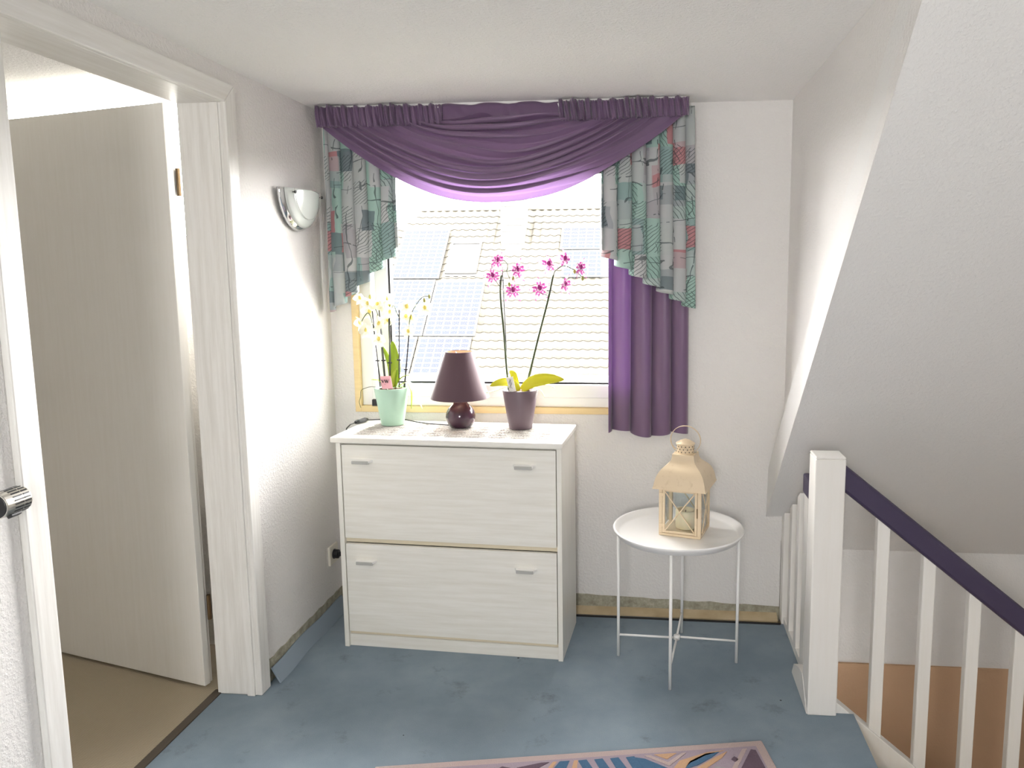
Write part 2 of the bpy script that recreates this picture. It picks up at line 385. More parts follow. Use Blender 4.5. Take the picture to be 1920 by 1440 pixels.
# ------------------------------------------------------------------ door 1
door = bpy.data.objects.new('door_1', None); COL.objects.link(door); struct(door, 'white open doorway with frame and leaf'); door.location = (0, DY1, 0)
def dpart(name, bld, mt, bevel=.003, parent=None):
    o = bld.build(name, mt, parent or door, bevel=bevel)
    o.location = -Vector(door.location) if not parent else (0, 0, 0); return o
LJ = .018
dpart('jamb', MB().box(-WT-.004, .004, DY1-LJ, DY1, 0, DH), M_frame)
dpart('jamb', MB().box(-WT-.004, .004, DY0, DY0+LJ, 0, DH), M_frame)
dpart('head_lining', MB().box(-WT-.004, .004, DY0, DY1, DH-LJ, DH), M_frameh)
AW = .062
dpart('architrave', MB().prism([(.0, DY1-.02, 0), (0, DY1-.02+AW, 0), (0, DY1-.02+AW, 2.06), (0, DY1-.02, 2.06-AW)], (.018, 0, 0)), M_frame, .004)
dpart('architrave', MB().prism([(.0, DY0+.012, 0), (0, DY0+.012, 2.06-AW), (0, DY0+.012-AW, 2.06), (0, DY0+.012-AW, 0)], (.018, 0, 0)), M_frame, .004)
dpart('architrave', MB().prism([(.0, DY0+.012, 2.06-AW), (0, DY1-.02, 2.06-AW), (0, DY1-.02+AW, 2.06), (0, DY0+.012-AW, 2.06)], (.018, 0, 0)), M_frameh, .004)
dpart('door_stop', MB().box(-.034, -.006, DY1-LJ-.008, DY1-LJ, 0, DH-LJ), M_frame, .002)
# leaf, open beyond square
ang = math.atan2(.18, -.684)
lf = bpy.data.objects.new('door_leaf', None)
leafm = MB().box(0, .86, -.026, 0, .008, 2.008).box(.006, .86, -.040, -.026, .008, 1.995)
lf = leafm.build('door_leaf', M_leaf, door, bevel=.002)
lf.location = Vector((-.209, -.728, 0))-Vector(door.location); lf.rotation_euler = (0, 0, ang)
for hz in (1.76, .29):
    hb = MB().tube([(-.006, -.036, hz-.045), (-.006, -.036, hz+.045)], .007, 8).box(-.004, .03, -.0425, -.0395, hz-.04, hz+.04)
    h = hb.build('hinge', M_hinge, lf)
kb = MB().tube([(.80, .0, 1.03), (.80, .045, 1.03), (.795, .052, 1.03), (.69, .052, 1.03)], .009, 10); kb.build('door_handle', M_silver, lf, smooth=True)

# ------------------------------------------------------------------ window 1
win = bpy.data.objects.new('window_1', None); COL.objects.link(win); struct(win, 'white framed window overlooking the neighbouring roof')
def ring(b, x0, x1, z0, z1, t, y0, y1):
    b.box(x0, x0+t, y0, y1, z0, z1); b.box(x1-t, x1, y0, y1, z0, z1); b.box(x0+t, x1-t, y0, y1, z0, z0+t); b.box(x0+t, x1-t, y0, y1, z1-t, z1); return b
ring(MB(), OX0, OX1, OZ0, OZ1, .026, -.008, .06).build('wooden_surround', M_yellowwood, win, bevel=.002)
ring(MB(), OX0+.026, OX1-.026, OZ0+.026, OZ1-.026, .055, .012, .085).build('window_frame', M_pvc, win, bevel=.004)
SX0, SX1, SZ0, SZ1 = .196, 1.338, .934, 1.92
ring(MB(), SX0, SX1, SZ0, SZ1, .058, -.004, .07).build('sash', M_pvc, win, bevel=.006)
ring(MB(), SX0+.056, SX1-.056, SZ0+.056, SZ1-.056, .010, .010, .050).build('gasket', M_gasket, win)
MB().box(SX0+.06, SX1-.06, .040, .046, SZ0+.06, SZ1-.06).build('pane', M_glass, win)
MB().box(OX0, OX1, .10, .30, .975, .99).build('outer_sill', mat('grey_sill', (.02, .02, .022), .4), win)
hg = MB().box(.176, .194, -.022, -.002, .925, 1.01).build('hinge_cover', M_pvc, win, bevel=.005)
MB().box(.174, .208, -.024, 0.0, .896, .924).build('hinge_foot', M_black, win, bevel=.002)

# ------------------------------------------------------------------ shoe cabinet
cab = thing('shoe_cabinet', 'white wood-grain shoe cabinet with two flaps under the window', 'cabinet', (.165, -.389, 0), -.0536)
CW, CD, CZ = .872, .325, .823
MB().box(0, .018, .0, CD, 0, CZ).build('side_panel', M_cabv, cab, bevel=.001)
MB().box(CW-.018, CW, 0, CD, 0, CZ).build('side_panel', M_cabv, cab, bevel=.001)
MB().box(-.012, CW+.006, -.022, CD+.004, CZ, CZ+.022).build('top', M_cab, cab, bevel=.004)
MB().box(.018, CW-.018, CD-.006, CD, .0, CZ).build('back_panel', M_cabv, cab)
MB().box(.018, CW-.018, .012, .03, 0, .048).build('plinth', M_cab, cab, bevel=.001)
MB().box(.018, CW-.018, .020, .10, .423, .442).build('divider', M_cream, cab)
MB().box(.018, CW-.018, .020, .10, .047, .062).build('divider', M_cream, cab)
MB().box(.018, CW-.018, .024, .10, CZ-.012, CZ).build('divider', M_cabv, cab)
def handle(parent, x, z):
    h = MB()
    h.prism([(x-.043, .004, z+.006), (x-.043, .004, z-.004), (x-.036, -.018, z-.006), (x+.036, -.018, z-.006), (x+.043, .004, z-.004), (x+.043, .004, z+.006), (x+.036, -.016, z+.004), (x-.036, -.016, z+.004)][:0] or
            [(x-.043, .004, z), (x-.034, -.020, z), (x+.034, -.020, z), (x+.043, .004, z)], (0, 0, .010))
    hd = h.build('handle', M_white, parent, bevel=.002)
    MB().box(x-.033, x+.033, -.0225, -.006, z-.004, z+.009).build('grip', M_greybar, parent, bevel=.002)
for z0, z1, hz in ((.444, .812, .747), (.064, .421, .350)):
    fl = MB().box(.021, CW-.021, .002, .018, z0, z1).build('flap', M_cab, cab, bevel=.0015)
    for hx in (.103, .733): handle(fl, hx, hz)

# ------------------------------------------------------------------ lace runner (rings of thread)
TOPZ = .8455
run = MB()
ca_, sa_ = cos(-.0536), sin(-.0536)
def loc2w(x, y): return (.165+x*ca_-y*sa_, -.389+x*sa_+y*ca_)
def ringadd(cx, cy, r, t=.0011, n=7):
    o = len(run.v); z0 = TOPZ+.0006
    for k in range(n):
        a = 2*pi*k/n+random.random()*.3
        for dr, dz in ((-t, 0), (0, t), (t, 0)): run.v.append((cx+(r+dr)*cos(a), cy+(r+dr)*sin(a), z0+dz))
    for k in range(n):
        for q in range(2):
            a, c2 = o+k*3+q, o+((k+1) % n)*3+q; run.f.append((a, c2, c2+1, a+1))
RX0, RX1, RY0, RY1 = .058, .835, .020, .275
nsc = 9
for i in range(56):
    for j in range(20):
        x = RX0+(RX1-RX0)*(i+.5*(j % 2))/56; y = RY0+(RY1-RY0)*j/19
        edge = .012*abs(sin(pi*nsc*(x-RX0)/(RX1-RX0)))
        if y < RY0+.014-edge or y > RY1-.014+edge: continue
        ex = .010*abs(sin(pi*3*(y-RY0)/(RY1-RY0)))
        if x < RX0+.010-ex or x > RX1-.010+ex: continue
        wx, wy = loc2w(x, y); ringadd(wx, wy, random.uniform(.0050, .0068), .0008)
for i in range(9):
    for j in range(3):
        x = RX0+(RX1-RX0)*(i+.5)/9; y = RY0+(RY1-RY0)*(j+.5)/3; wx, wy = loc2w(x, y)
        for rr in (.014, .024, .034): ringadd(wx, wy, rr, .0012, 24)
tag(run.build('lace_runner', M_lace), 'off-white crocheted lace runner with scalloped edge on the cabinet', 'doily')

# ------------------------------------------------------------------ table lamp
PZ = .8475
lp = thing('table_lamp', 'small table lamp with aubergine cone shade and round glossy base', 'lamp', (.606, -.205, PZ))
prof = [(.034, 0), (.042, .002), (.050, .014), (.057, .030), (.059, .045), (.056, .062), (.048, .078), (.036, .090), (.029, .097), (.027, .104), (.024, .107)]
MB().lathe(prof, n=40).build('base', M_ceramic, lp, smooth=True)
MB().lathe([(.011, .100), (.011, .135)], n=16).build('socket', M_black, lp, smooth=True)
sh = MB().lathe([(.116, .120), (.055, .303)], n=48, cap0=False, cap1=False).build('shade', M_shade, lp, smooth=True)
MB().lathe([(.1145, .121), (.0535, .302)], n=48, cap0=False, cap1=False).build('lining', M_shadein, sh, smooth=True)
for r, z in ((.1155, .1205), (.0548, .3025)): MB().tube([(r*cos(2*pi*k/40), r*sin(2*pi*k/40), z) for k in range(41)], .0012, 6, False).build('trim_ring', M_shade, sh, smooth=True)
b = MB()
for k in range(3):
    a = 2*pi*k/3; b.tube([(0, 0, .285), (.054*cos(a), .054*sin(a), .298)], .0015, 6)
b.tube([(0, 0, .13), (0, 0, .285)], .003, 6); b.build('shade_carrier', M_silver, sh)
MB().lathe([(.003, .14), (.012, .15), (.022, .18), (.020, .205), (.008, .222)], n=20).build('bulb', M_white, lp, smooth=True)
# cord
cd = [(.556, -.19, .8515), (.52, -.175, .851), (.46, -.16, .851), (.40, -.13, .851), (.34, -.085, .851), (.27, -.075, .851), (.20, -.105, .852), (.185, -.115, .853)]
cw_ = MB().tube([Vector(p)-Vector(lp.location) for p in cd], .0024, 8).build('cord', M_black, lp, smooth=True)
sw = MB().tube([Vector(p)-Vector(lp.location) for p in ((.186, -.112, .855), (.180, -.128, .856), (.166, -.165, .856), (.160, -.178, .855))], [.006, .010, .010, .006], 8)
sw.build('cord_switch', M_black, lp)
cd2 = [(.160, -.178, .855), (.150, -.205, .852), (.142, -.225, .84), (.138, -.235, .80), (.120, -.22, .60), (.10, -.16, .36), (.075, -.115, .30), (.055, -.104, .268)]
MB().tube([Vector(p)-Vector(lp.location) for p in cd2], .0024, 8).build('cord', M_black, lp, smooth=True)
pl = MB().tube([Vector(p)-Vector(lp.location) for p in ((.013, -.104, .265), (.030, -.104, .265), (.032, -.104, .265), (.058, -.104, .268), (.064, -.104, .269))], [.019, .019, .010, .009, .004], 14)
pl.build('plug', M_black, lp)
ol = thing('wall_socket', 'cream wall socket with black plug on the left wall', 'socket', (0, -.104, .265))
MB().box(0.0, .010, -.041, .041, -.041, .041).build('cover_plate', mat('ivory_plastic', (.80, .76, .66), .35), ol, bevel=.003)
o = MB().lathe([(.021, 0), (.021, .004)], n=24).build('socket_well', M_black, ol); o.rotation_euler = (0, pi/2, 0); o.location = (.0085, 0, 0)

# ------------------------------------------------------------------ orchids
def petal_mesh(name, L, Wd, cup, mt):
    b = MB()
    def f(u, v):
        wdt = Wd*(sin(pi*min(1, .12+v*.88))**.7)*(1 if v < 1 else .0)
        x = (u-.5)*wdt; return (x, -cup*(v*v)*L+.9*x*x/Wd, v*L)
    b.grid(f, 4, 5); me = b.mesh(name, True); me.materials.append(mt); return me
def lip_mesh(name, mt, s=1):
    b = MB().lathe([(.001, -.004), (.0045, -.002), (.006, .003), (.0035, .008), (.001, .010)], n=8); me = b.mesh(name, True); me.materials.append(mt); return me
PW = petal_mesh('petal', .024, .026, .25, M_petw); PWn = petal_mesh('petal_narrow', .024, .016, .25, M_petw); LW = lip_mesh('lip', M_lipw)
PP = petal_mesh('petal_p', .026, .013, .3, M_petp); PPn = petal_mesh('petal_pn', .028, .010, .35, M_petp); LP = lip_mesh('lip_p', M_lipp)
def flower(parent, p, wide, narrow, lipm, s=1.0, tilt=None):
    o = bpy.data.objects.new('flower', lipm); COL.objects.link(o); o.parent = parent; o.location = p
    o.rotation_euler = tilt or (random.uniform(-.5, .5), random.uniform(-.25, .25), random.uniform(-.9, .9)); o.scale = (s, s, s)
    for k, (a, me) in enumerate(((0, narrow), (72, wide), (144, narrow), (216, narrow), (288, wide))):
        q = bpy.data.objects.new('petal', me); COL.objects.link(q); q.parent = o
        q.rotation_euler = (random.uniform(-.25, .15), math.radians(a+random.uniform(-8, 8)), 0); q.location = (0, -.001*k, 0)
def leaf(parent, pts, wd, mt, up_=(0, 0, 1)):
    P = [Vector(p) for p in pts]; n = 12; b = MB()
    def cur(t):
        x = t*(len(P)-1); i = min(int(x), len(P)-2); f = x-i
        p0, p1, p2, p3 = P[max(i-1, 0)], P[i], P[i+1], P[min(i+2, len(P)-1)]
        return .5*((2*p1)+(p2-p0)*f+(2*p0-5*p1+4*p2-p3)*f*f+(3*p1-p0-3*p2+p3)*f**3)
    def f(u, v):
        c = cur(v); t = (cur(min(1, v+.02))-cur(max(0, v-.02))).normalized(); side = t.cross(Vector(up_))
        side = side.normalized() if side.length > 1e-4 else Vector((1, 0, 0)); nn = side.cross(t)
        wv = wd*(sin(pi*min(.985, .10+.89*v))**.75); x = (u-.5)*2
        return c+side*x*wv+nn*(abs(x)*wv*.25)
    b.grid(f, 4, n); o = b.build('leaf', mt, parent, smooth=True); solidify(o, .0015); return o
def smoothpts(P, n=6):
    P = [Vector(p) for p in P]; out = []
    for i in range(len(P)-1):
        p0, p1, p2, p3 = P[max(i-1, 0)], P[i], P[i+1], P[min(i+2, len(P)-1)]
        for k in range(n):
            f = k/n; out.append(.5*((2*p1)+(p2-p0)*f+(2*p0-5*p1+4*p2-p3)*f*f+(3*p1-p0-3*p2+p3)*f**3))
    return out+[P[-1]]
def potted(name, label, loc, r0, r1, h, mt):
    t = thing(name, label, 'orchid', loc)
    MB().lathe([(r0*.97, 0), (r0, .003), (r1, h-.002), (r1-.001, h), (r1-.005, h), (r1-.007, h-.012), (r1-.007, h-.012)], n=44, cap1=False).build('pot', mt, t, smooth=True, bevel=0)
    b = MB().lathe([(r1-.009, h-.016), (.004, h-.008)], n=24, cap0=False); b.build('soil', M_bark, t, smooth=True)
    ch_ = MB()
    for k in range(46):
        a = random.uniform(0, 2*pi); rr = (r1-.014)*math.sqrt(random.random()); s = random.uniform(.003, .008)
        x, y = rr*cos(a), rr*sin(a); ch_.prism([(x-s, y-s*.5, h-.012), (x+s, y-s*.6, h-.011), (x+s*.8, y+s*.6, h-.010), (x-s*.9, y+s*.5, h-.013)], (0, .001, s*.9))
    ch_.build('bark', M_bark, t)['kind'] = 'stuff'
    return t
GX, GY = .313, -.165
g = potted('potted_orchid', 'white-flowered orchid in a mint green pot by the left window edge', (GX, GY, PZ), .046, .069, .152, M_greenpot)
def gl(x, z, y=-.165): return (x-GX, y-GY, z-PZ)
whites = [(0.205, 1.359), (0.238, 1.337), (0.268, 1.333), (0.314, 1.355), (0.309, 1.328), (0.321, 1.302), (0.281, 1.324), (0.225, 1.302), (0.196, 1.259), (0.22, 1.23), (0.276, 1.255), (0.302, 1.266), (0.39, 1.324), (0.375, 1.284), (0.398, 1.277), (0.391, 1.224), (0.463, 1.317), (0.271, 1.195)]
for i, (x, z) in enumerate(whites): flower(g, gl(x, z, -.165+random.uniform(-.03, .03)), PW, PWn, LW, random.uniform(1.2, 1.5))
for (x, z) in [(0.198, 1.362), (0.239, 1.364), (0.461, 1.35), (0.482, 1.365)]:
    o = MB().lathe([(.001, -.009), (.005, -.005), (.006, .001), (.004, .007), (.001, .010)], n=10).build('bud', M_bud, g, smooth=True); o.location = gl(x, z)
for a, c2 in (((.246, 1.308), (.266, 1.0)), ((.274, 1.311), (.290, 1.0)), ((.316, 1.285), (.306, 1.0)), ((.357, 1.319), (.345, 1.0)), ((.393, 1.210), (.368, 1.0))):
    MB().tube([gl(*a), gl(*c2)], .0026, 8).build('stake', M_black, g)
    zc = a[1]*.35+c2[1]*.65; xc = a[0]*.35+c2[0]*.65
    MB().box(*[q for pr in ((gl(xc, zc)[0]-.008, gl(xc, zc)[0]+.008), (-.004, .004), (gl(xc, zc)[2]-.0025, gl(xc, zc)[2]+.0025)) for q in pr]).build('clip', M_black, g)
stems = [[(.270, 1.0), (.258, 1.10), (.247, 1.22), (.240, 1.27), (.225, 1.300), (.200, 1.27), (.196, 1.25)],
         [(.285, 1.0), (.276, 1.15), (.280, 1.22), (.270, 1.28), (.255, 1.32), (.235, 1.35), (.205, 1.36)],
         [(.304, 1.0), (.312, 1.12), (.309, 1.22), (.312, 1.30), (.318, 1.345), (.30, 1.355)],
         [(.345, 1.0), (.350, 1.15), (.354, 1.27), (.345, 1.30), (.332, 1.33), (.322, 1.31)],
         [(.362, 1.0), (.382, 1.14), (.392, 1.24), (.402, 1.29), (.420, 1.325), (.451, 1.362), (.482, 1.366)]]
for s_ in stems: MB().tube(smoothpts([gl(x, z, -.160) for x, z in s_]), .0018, 6).build('stem', M_stem, g, smooth=True)
leaf(g, [gl(.318, 1.0, -.16), gl(.322, 1.06, -.155), gl(.320, 1.12, -.15), gl(.319, 1.185, -.15)], .026, M_leafg, (0, 1, .1))
leaf(g, [gl(.306, 1.0, -.15), gl(.300, 1.08, -.14), gl(.285, 1.13, -.135), gl(.262, 1.170, -.13)], .010, M_leafg, (0, 1, .2))
leaf(g, [gl(.300, 1.005), gl(.27, 1.022), gl(.25, 1.028), gl(.230, 1.030)], .012, M_leafg)
leaf(g, [gl(.33, 1.005), gl(.36, 1.040), gl(.40, 1.050), gl(.437, 1.040)], .014, M_leafg)
leaf(g, [gl(.34, 1.005), gl(.375, 1.02), gl(.393, .985), gl(.392, .912)], .010, M_leafg, (1, 0, .2))
leaf(g, [gl(.34, 1.005), gl(.385, 1.022), gl(.408, .975), gl(.438, .913)], .009, mat('pale_leaf', (.72, .74, .55), .6), (1, 0, .2))
leaf(g, [gl(.32, 1.0), gl(.318, 1.03), gl(.325, 1.055), gl(.338, 1.075)], .012, M_leafg, (0, 1, 0))
MB().tube(smoothpts([gl(*p) for p in ((.25, 1.000, -.17), (.223, .999, -.15), (.189, .989, -.12), (.160, .975, -.10), (.152, .947, -.09), (.141, .923, -.08), (.143, .897, -.07))]), .0012, 6).build('aerial_root', M_stem, g, smooth=True)
tg = MB().prism([gl(.293, 1.054, -.236), gl(.336, 1.056, -.236), gl(.341, 1.004, -.228), gl(.297, 1.002, -.228)], (0, .0012, 0)).build('name_card', M_pink, g)
def stroke(b, p, q, wd, y=-.2372):
    d = Vector((q[0]-p[0], 0, q[1]-p[1])).normalized(); nn = Vector((-d.z, 0, d.x))*wd/2
    b.prism([Vector(gl(p[0], p[1], y))+nn, Vector(gl(p[0], p[1], y))-nn, Vector(gl(q[0], q[1], y))-nn, Vector(gl(q[0], q[1], y))+nn], (0, .0008, 0))
b = MB(); X0, Z0 = .2995, 1.040; hh = .0115
stroke(b, (X0, Z0), (X0+.0055, Z0-hh), .0034); stroke(b, (X0+.0055, Z0-hh), (X0+.010, Z0), .0010)
x = X0+.0125
stroke(b, (x, Z0), (x+.005, Z0-hh), .0034); stroke(b, (x+.005, Z0-hh), (x+.0085, Z0), .0010); stroke(b, (x+.0075, Z0), (x+.012, Z0-hh), .0034); stroke(b, (x+.012, Z0-hh), (x+.016, Z0), .0010)
for xa in (X0-.001, X0+.008, x-.001, x+.006, x+.0145): stroke(b, (xa, Z0), (xa+.004, Z0), .0008)
stroke(b, (X0+.010, Z0-.018), (X0+.016, Z0-.018), .0008)
b.build('lettering', M_ink, tg)
MB().tube([gl(.318, 1.004, -.229), gl(.318, .985, -.215)], .002, 6).build('card_stick', M_paper, g)

UX, UY = .847, -.205
u = potted('potted_orchid', 'magenta-speckled orchid with two tall stems in a plum grey pot', (UX, UY, PZ), .046, .070, .155, M_purplepot)
def ul(x, z, y=-.205): return (x-UX, y-UY, z-PZ)
for (x, z) in [(0.769, 1.504), (0.748, 1.445), (0.841, 1.466), (0.822, 1.388), (0.967, 1.488), (1.031, 1.506), (0.93, 1.395), (1.025, 1.411), (1.087, 1.473)]:
    flower(u, ul(x, z, -.205+random.uniform(-.02, .02)), PP, PPn, LP, random.uniform(1.45, 1.75))
for (x, z) in [(1.066, 1.46), (1.096, 1.434), (.827, 1.434), (.812, 1.412)]:
    o = MB().lathe([(.001, -.009), (.005, -.005), (.0065, .001), (.004, .007), (.001, .010)], n=10).build('bud', M_bud, u, smooth=True); o.location = ul(x, z)
MB().tube(smoothpts([ul(x, z) for x, z in ((.803, 1.0), (.796, 1.07), (.786, 1.233), (.778, 1.33), (.776, 1.40), (.784, 1.455), (.803, 1.466), (.806, 1.49), (.790, 1.505), (.772, 1.503))]), [.0042]*30+[.0016]*25, 8).build('stem', M_stem, u, smooth=True)
MB().tube(smoothpts([ul(x, z) for x, z in ((.867, 1.0), (.889, 1.08), (.918, 1.191), (.945, 1.29), (.965, 1.365), (.985, 1.45), (1.000, 1.470), (1.026, 1.482), (1.066, 1.465), (1.096, 1.436))]), [.0042]*30+[.0018]*25, 8).build('stem', M_stem, u, smooth=True)
for a, c2 in (((.785, 1.478), (.799, 1.0)), ((.972, 1.40), (.872, 1.0))):
    MB().tube([ul(*a, -.201), ul(*c2, -.201)], .0024, 8).build('stake', M_black, u)
for x, z in ((.783, 1.428), (.966, 1.388)): MB().box(x-UX-.008, x-UX+.010, -.008, .008, z-PZ-.002, z-PZ+.002).build('clip', M_black, u)
for a, c2 in (((.776, 1.40), (.750, 1.440)), ((.777, 1.395), (.818, 1.388)), ((.795, 1.462), (.838, 1.466)), ((.960, 1.37), (.932, 1.378)), ((.975, 1.39), (.99, 1.38)), ((.80, 1.468), (.815, 1.43))):
    MB().tube([ul(*a), ul(*c2)], .0011, 6).build('flower_stalk', M_stem, u)
leaf(u, [ul(.855, 1.0), ul(.90, 1.035, -.23), ul(.965, 1.050, -.25), ul(1.028, 1.050, -.26)], .024, M_leafy, (0, -1, .35))
leaf(u, [ul(.845, 1.0), ul(.815, 1.030, -.22), ul(.775, 1.034, -.24), ul(.738, 1.022, -.25)], .017, M_leafy, (0, -1, .35))
leaf(u, [ul(.84, 1.0), ul(.825, 1.04, -.19), ul(.815, 1.06, -.18), ul(.80, 1.07, -.17)], .014, M_leafy, (0, -1, .2))
leaf(u, [ul(.83, 1.0), ul(.79, 1.010), ul(.75, .998, -.23), ul(.720, .992, -.24)], .009, M_leafg)
leaf(u, [ul(.87, 1.0), ul(.905, 1.008), ul(.93, .995), ul(.943, .970)], .008, M_bud)
leaf(u, [ul(.87, 1.0), ul(.92, 1.018), ul(.96, 1.018), ul(.985, 1.008)], .008, mat('pale_leaf', (.55, .45, .33), .6))
pt = MB().prism([ul(.805, 1.058, -.272), ul(.831, 1.062, -.272), ul(.842, 1.004, -.262), ul(.816, 1.000, -.262)], (0, .001, 0)).build('plant_tag', M_paper, u)
b = MB()
for k in range(4):
    b.tube([ul(.817+.003*sin(i*1.9+k)+.0015*i*.3+k*.0022, 1.052-.006*i-k*.0005, -.2735+.0002*i*5) for i in range(7)], .0005, 4)
b.build('handwriting', M_ink, pt)

# ------------------------------------------------------------------ curtains
rail = MB().box(.05, 1.485, -.112, -.085, 2.103, H).build('curtain_rail', M_white); tag(rail, 'white ceiling curtain rail behind the purple valance', 'curtain rail')
val = thing('swag_valance', 'purple satin swag valance with gathered heading across the window top', 'valance', (.77, -.10, 2.04))
VO = Vector(val.location)
def header(x0, x1, z0, z1, amp, n, seg):
    b = MB()
    def f(q, v):
        x = x0+(x1-x0)*q; ph = 2*pi*n*q+.9*sin(7*q*pi)+1.2*(v-.5); a = amp*(1+.5*sin(13*q))
        y = -.118-a*abs(sin(ph/2))**.7*1.3-.25*a*sin(2.3*ph+4*v)-.006*sin(pi*v)
        z = z0[0]+(z0[1]-z0[0])*q+((z1[0]+(z1[1]-z1[0])*q)-(z0[0]+(z0[1]-z0[0])*q))*v+.004*sin(ph*.5)*(v > .9)
        return Vector((x, y, z))-VO
    b.grid(f, seg, 8); return b
solidify(header(.035, .545, (2.030, 2.028), (2.108, 2.107), .020, 20, 320).build('heading', M_purple, val, smooth=True), .002)
solidify(header(.54, 1.01, (2.026, 2.030), (2.107, 2.107), .003, 6, 60).build('heading_band', M_purple, val, smooth=True), .002)
solidify(header(1.0, 1.495, (2.030, 2.040), (2.107, 2.110), .020, 20, 320).build('heading', M_purple, val, smooth=True), .002)
sg = MB(); NF = 9.0
def swag(q, v):
    s = 2*q-1; vv = v
    xl = .545-.50*vv**.95; xr = 1.008+.480*vv**.95; x = xl+(xr-xl)*q
    zt = 2.048+.006*q; sag = .306*vv**.92
    shape = (1-abs(s)**2.05)
    z = zt-sag*shape-.004*sin(2*pi*2*q+3*vv)
    env = .35+.65*shape
    ph = 2*pi*NF*(vv+.045*sin(9*vv+1.5*s))+.9*sin(2.2*s+1.0)+.5*sin(5*s+7*vv)
    fold = abs(sin(ph/2))**.75*(.75+.25*sin(3.7*vv*pi+s))
    y = -.118-.052*fold*env-.035*shape*sin(pi*min(1, vv*1.05))**.7
    z -= .017*sin(ph)*env
    return Vector((x, y, z))-VO
sg.grid(swag, 90, 240); so = sg.build('swag', M_purple, val, smooth=True)
b = MB()
for x in (.528, 1.005): b.box(x-VO.x-.006, x-VO.x+.006, -.150-VO.y, -.142-VO.y, 2.082-VO.z, 2.096-VO.z)
for i, x in enumerate((.528, 1.005)):
    MB().prism([(x-VO.x-.007, -.046, .056), (x-VO.x+.007, -.046, .056), (x-VO.x+.002, -.046, .042), (x-VO.x-.002, -.046, .042)], (0, .004, 0)).build('clip', M_white, val, bevel=.001)

def pleated(name, label, x0, x1, zt, hem, n, ay, ax, ybase, mt, cat, ustretch=2.2, nv=40, seg=26, seed=0):
    b = MB(); wd = x1-x0
    def f(q, v):
        ph = 2*pi*n*q+.7*sin(5*q+seed); gath = .55+.45*v
        x = x0+wd*q+ax*sin(ph+.5)*gath*(1-.0*v)+.010*v*(q-.5)
        y = ybase-ay*gath*(.5+.5*cos(ph))-.004*sin(9*v+q*8+seed)
        zb = hem(q); z = zt+(zb-zt)*v
        return (x, y, z)
    L = wd*ustretch
    b.grid(f, int(n*seg), nv, lambda q, v: (q*L+seed, (zt+(hem(q)-zt)*v)))
    o = b.build(name, mt, smooth=True); solidify(o, .0012); tag(o, label, cat); return o
pleated('patterned_jabot', 'mint and grey printed side drape at the left of the window', .034, .335, 2.075, lambda q: 1.300+.262*q**1.15, 6, .045, .022, -.058, M_print, 'curtain', 2.4, 44, 24, 0.3)
pleated('patterned_jabot', 'mint and grey printed side drape above the purple curtain', 1.150, 1.512, 2.085, lambda q: 1.545-.232*q**.9, 7, .045, .020, -.064, M_print, 'curtain', 2.4, 44, 24, 1.7)
lc = pleated('long_curtain', 'plain purple curtain hanging to the right of the window', 1.178, 1.500, 2.06, lambda q: .800+.012*sin(q*9)-.010*q, 4.4, .044, .015, -.014, M_purple, 'curtain', 1.6, 30, 30, .9)
# stitched hem, a second layer over the lowest part of the curtain
b = MB()
def hemf(q, v):
    ph = 2*pi*4.4*q+.7*sin(5*q+.9); zt, zb = .905, .800+.012*sin(q*9)-.010*q; vv = (2.06-(zt+(zb-zt)*v))/(2.06-zb); gath = .55+.45*vv
    x = 1.178+.322*q+.015*sin(ph+.5)*gath+.010*vv*(q-.5); y = -.014-.044*gath*(.5+.5*cos(ph))-.004*sin(9*vv+q*8+.9)
    return (x, y-.0022, zt+(zb-zt)*v)
b.grid(hemf, 130, 4); b.build('hem', M_purple, lc, smooth=True)

# ------------------------------------------------------------------ wall sconce
sc = thing('wall_sconce', 'half-bowl wall sconce of chrome and pale glass on the left wall', 'sconce', (0, -.288, 1.70))
SA, SH, SP = .150, .150, .062
def bowl(sca, off):
    def f(q, v):
        a = pi*q; yy = -cos(a)*SA*sca; zz = -sin(a)*SH*sca
        y = yy*v; z = .070-.0+zz*v; d = math.hypot(y/(SA), (z-.07)/SH)
        return (off+SP*math.sqrt(max(0, 1-d*d*.96)), y, z)
    return f
def band(r0, r1, off):
    def f(q, v):
        a = pi*q; r = r0+(r1-r0)*v; y = -cos(a)*SA*r; z = .07-sin(a)*SH*r
        return (off+SP*math.sqrt(max(0, 1-r*r*.98)), y, z)
    return f
o = MB().grid(band(.80, 1.0, .004), 48, 6).build('chrome_rim', M_chrome, sc, smooth=True); solidify(o, .004)
o = MB().grid(bowl(.93, .010), 40, 14).build('glass_bowl', M_sconce, sc, smooth=True); solidify(o, .004)
b = MB().box(0, .012, -.03, .03, -.01, .05); b.build('wall_plate', M_chrome, sc, bevel=.002)
b = MB(); b.tube([(.012, 0, .02), (.05, 0, .035)], .006, 8); b.build('bulb_holder', M_white, sc)
for s in (-1, 1):
    o = MB().tube([(.018, s*.112, .055), (.060, s*.112, .055), (.061, s*.112, .055), (.066, s*.112, .055)], [.002, .002, .0055, .005], 12).build('screw', M_black, sc)
MB().tube([(.012+SP*math.sqrt(max(0, 1-(.72*.72)*.96))+.004, -cos(pi*k/40)*SA*.72, .07-sin(pi*k/40)*SH*.72) for k in range(41)], .0010, 5).build('engraved_line', M_greybar, sc)

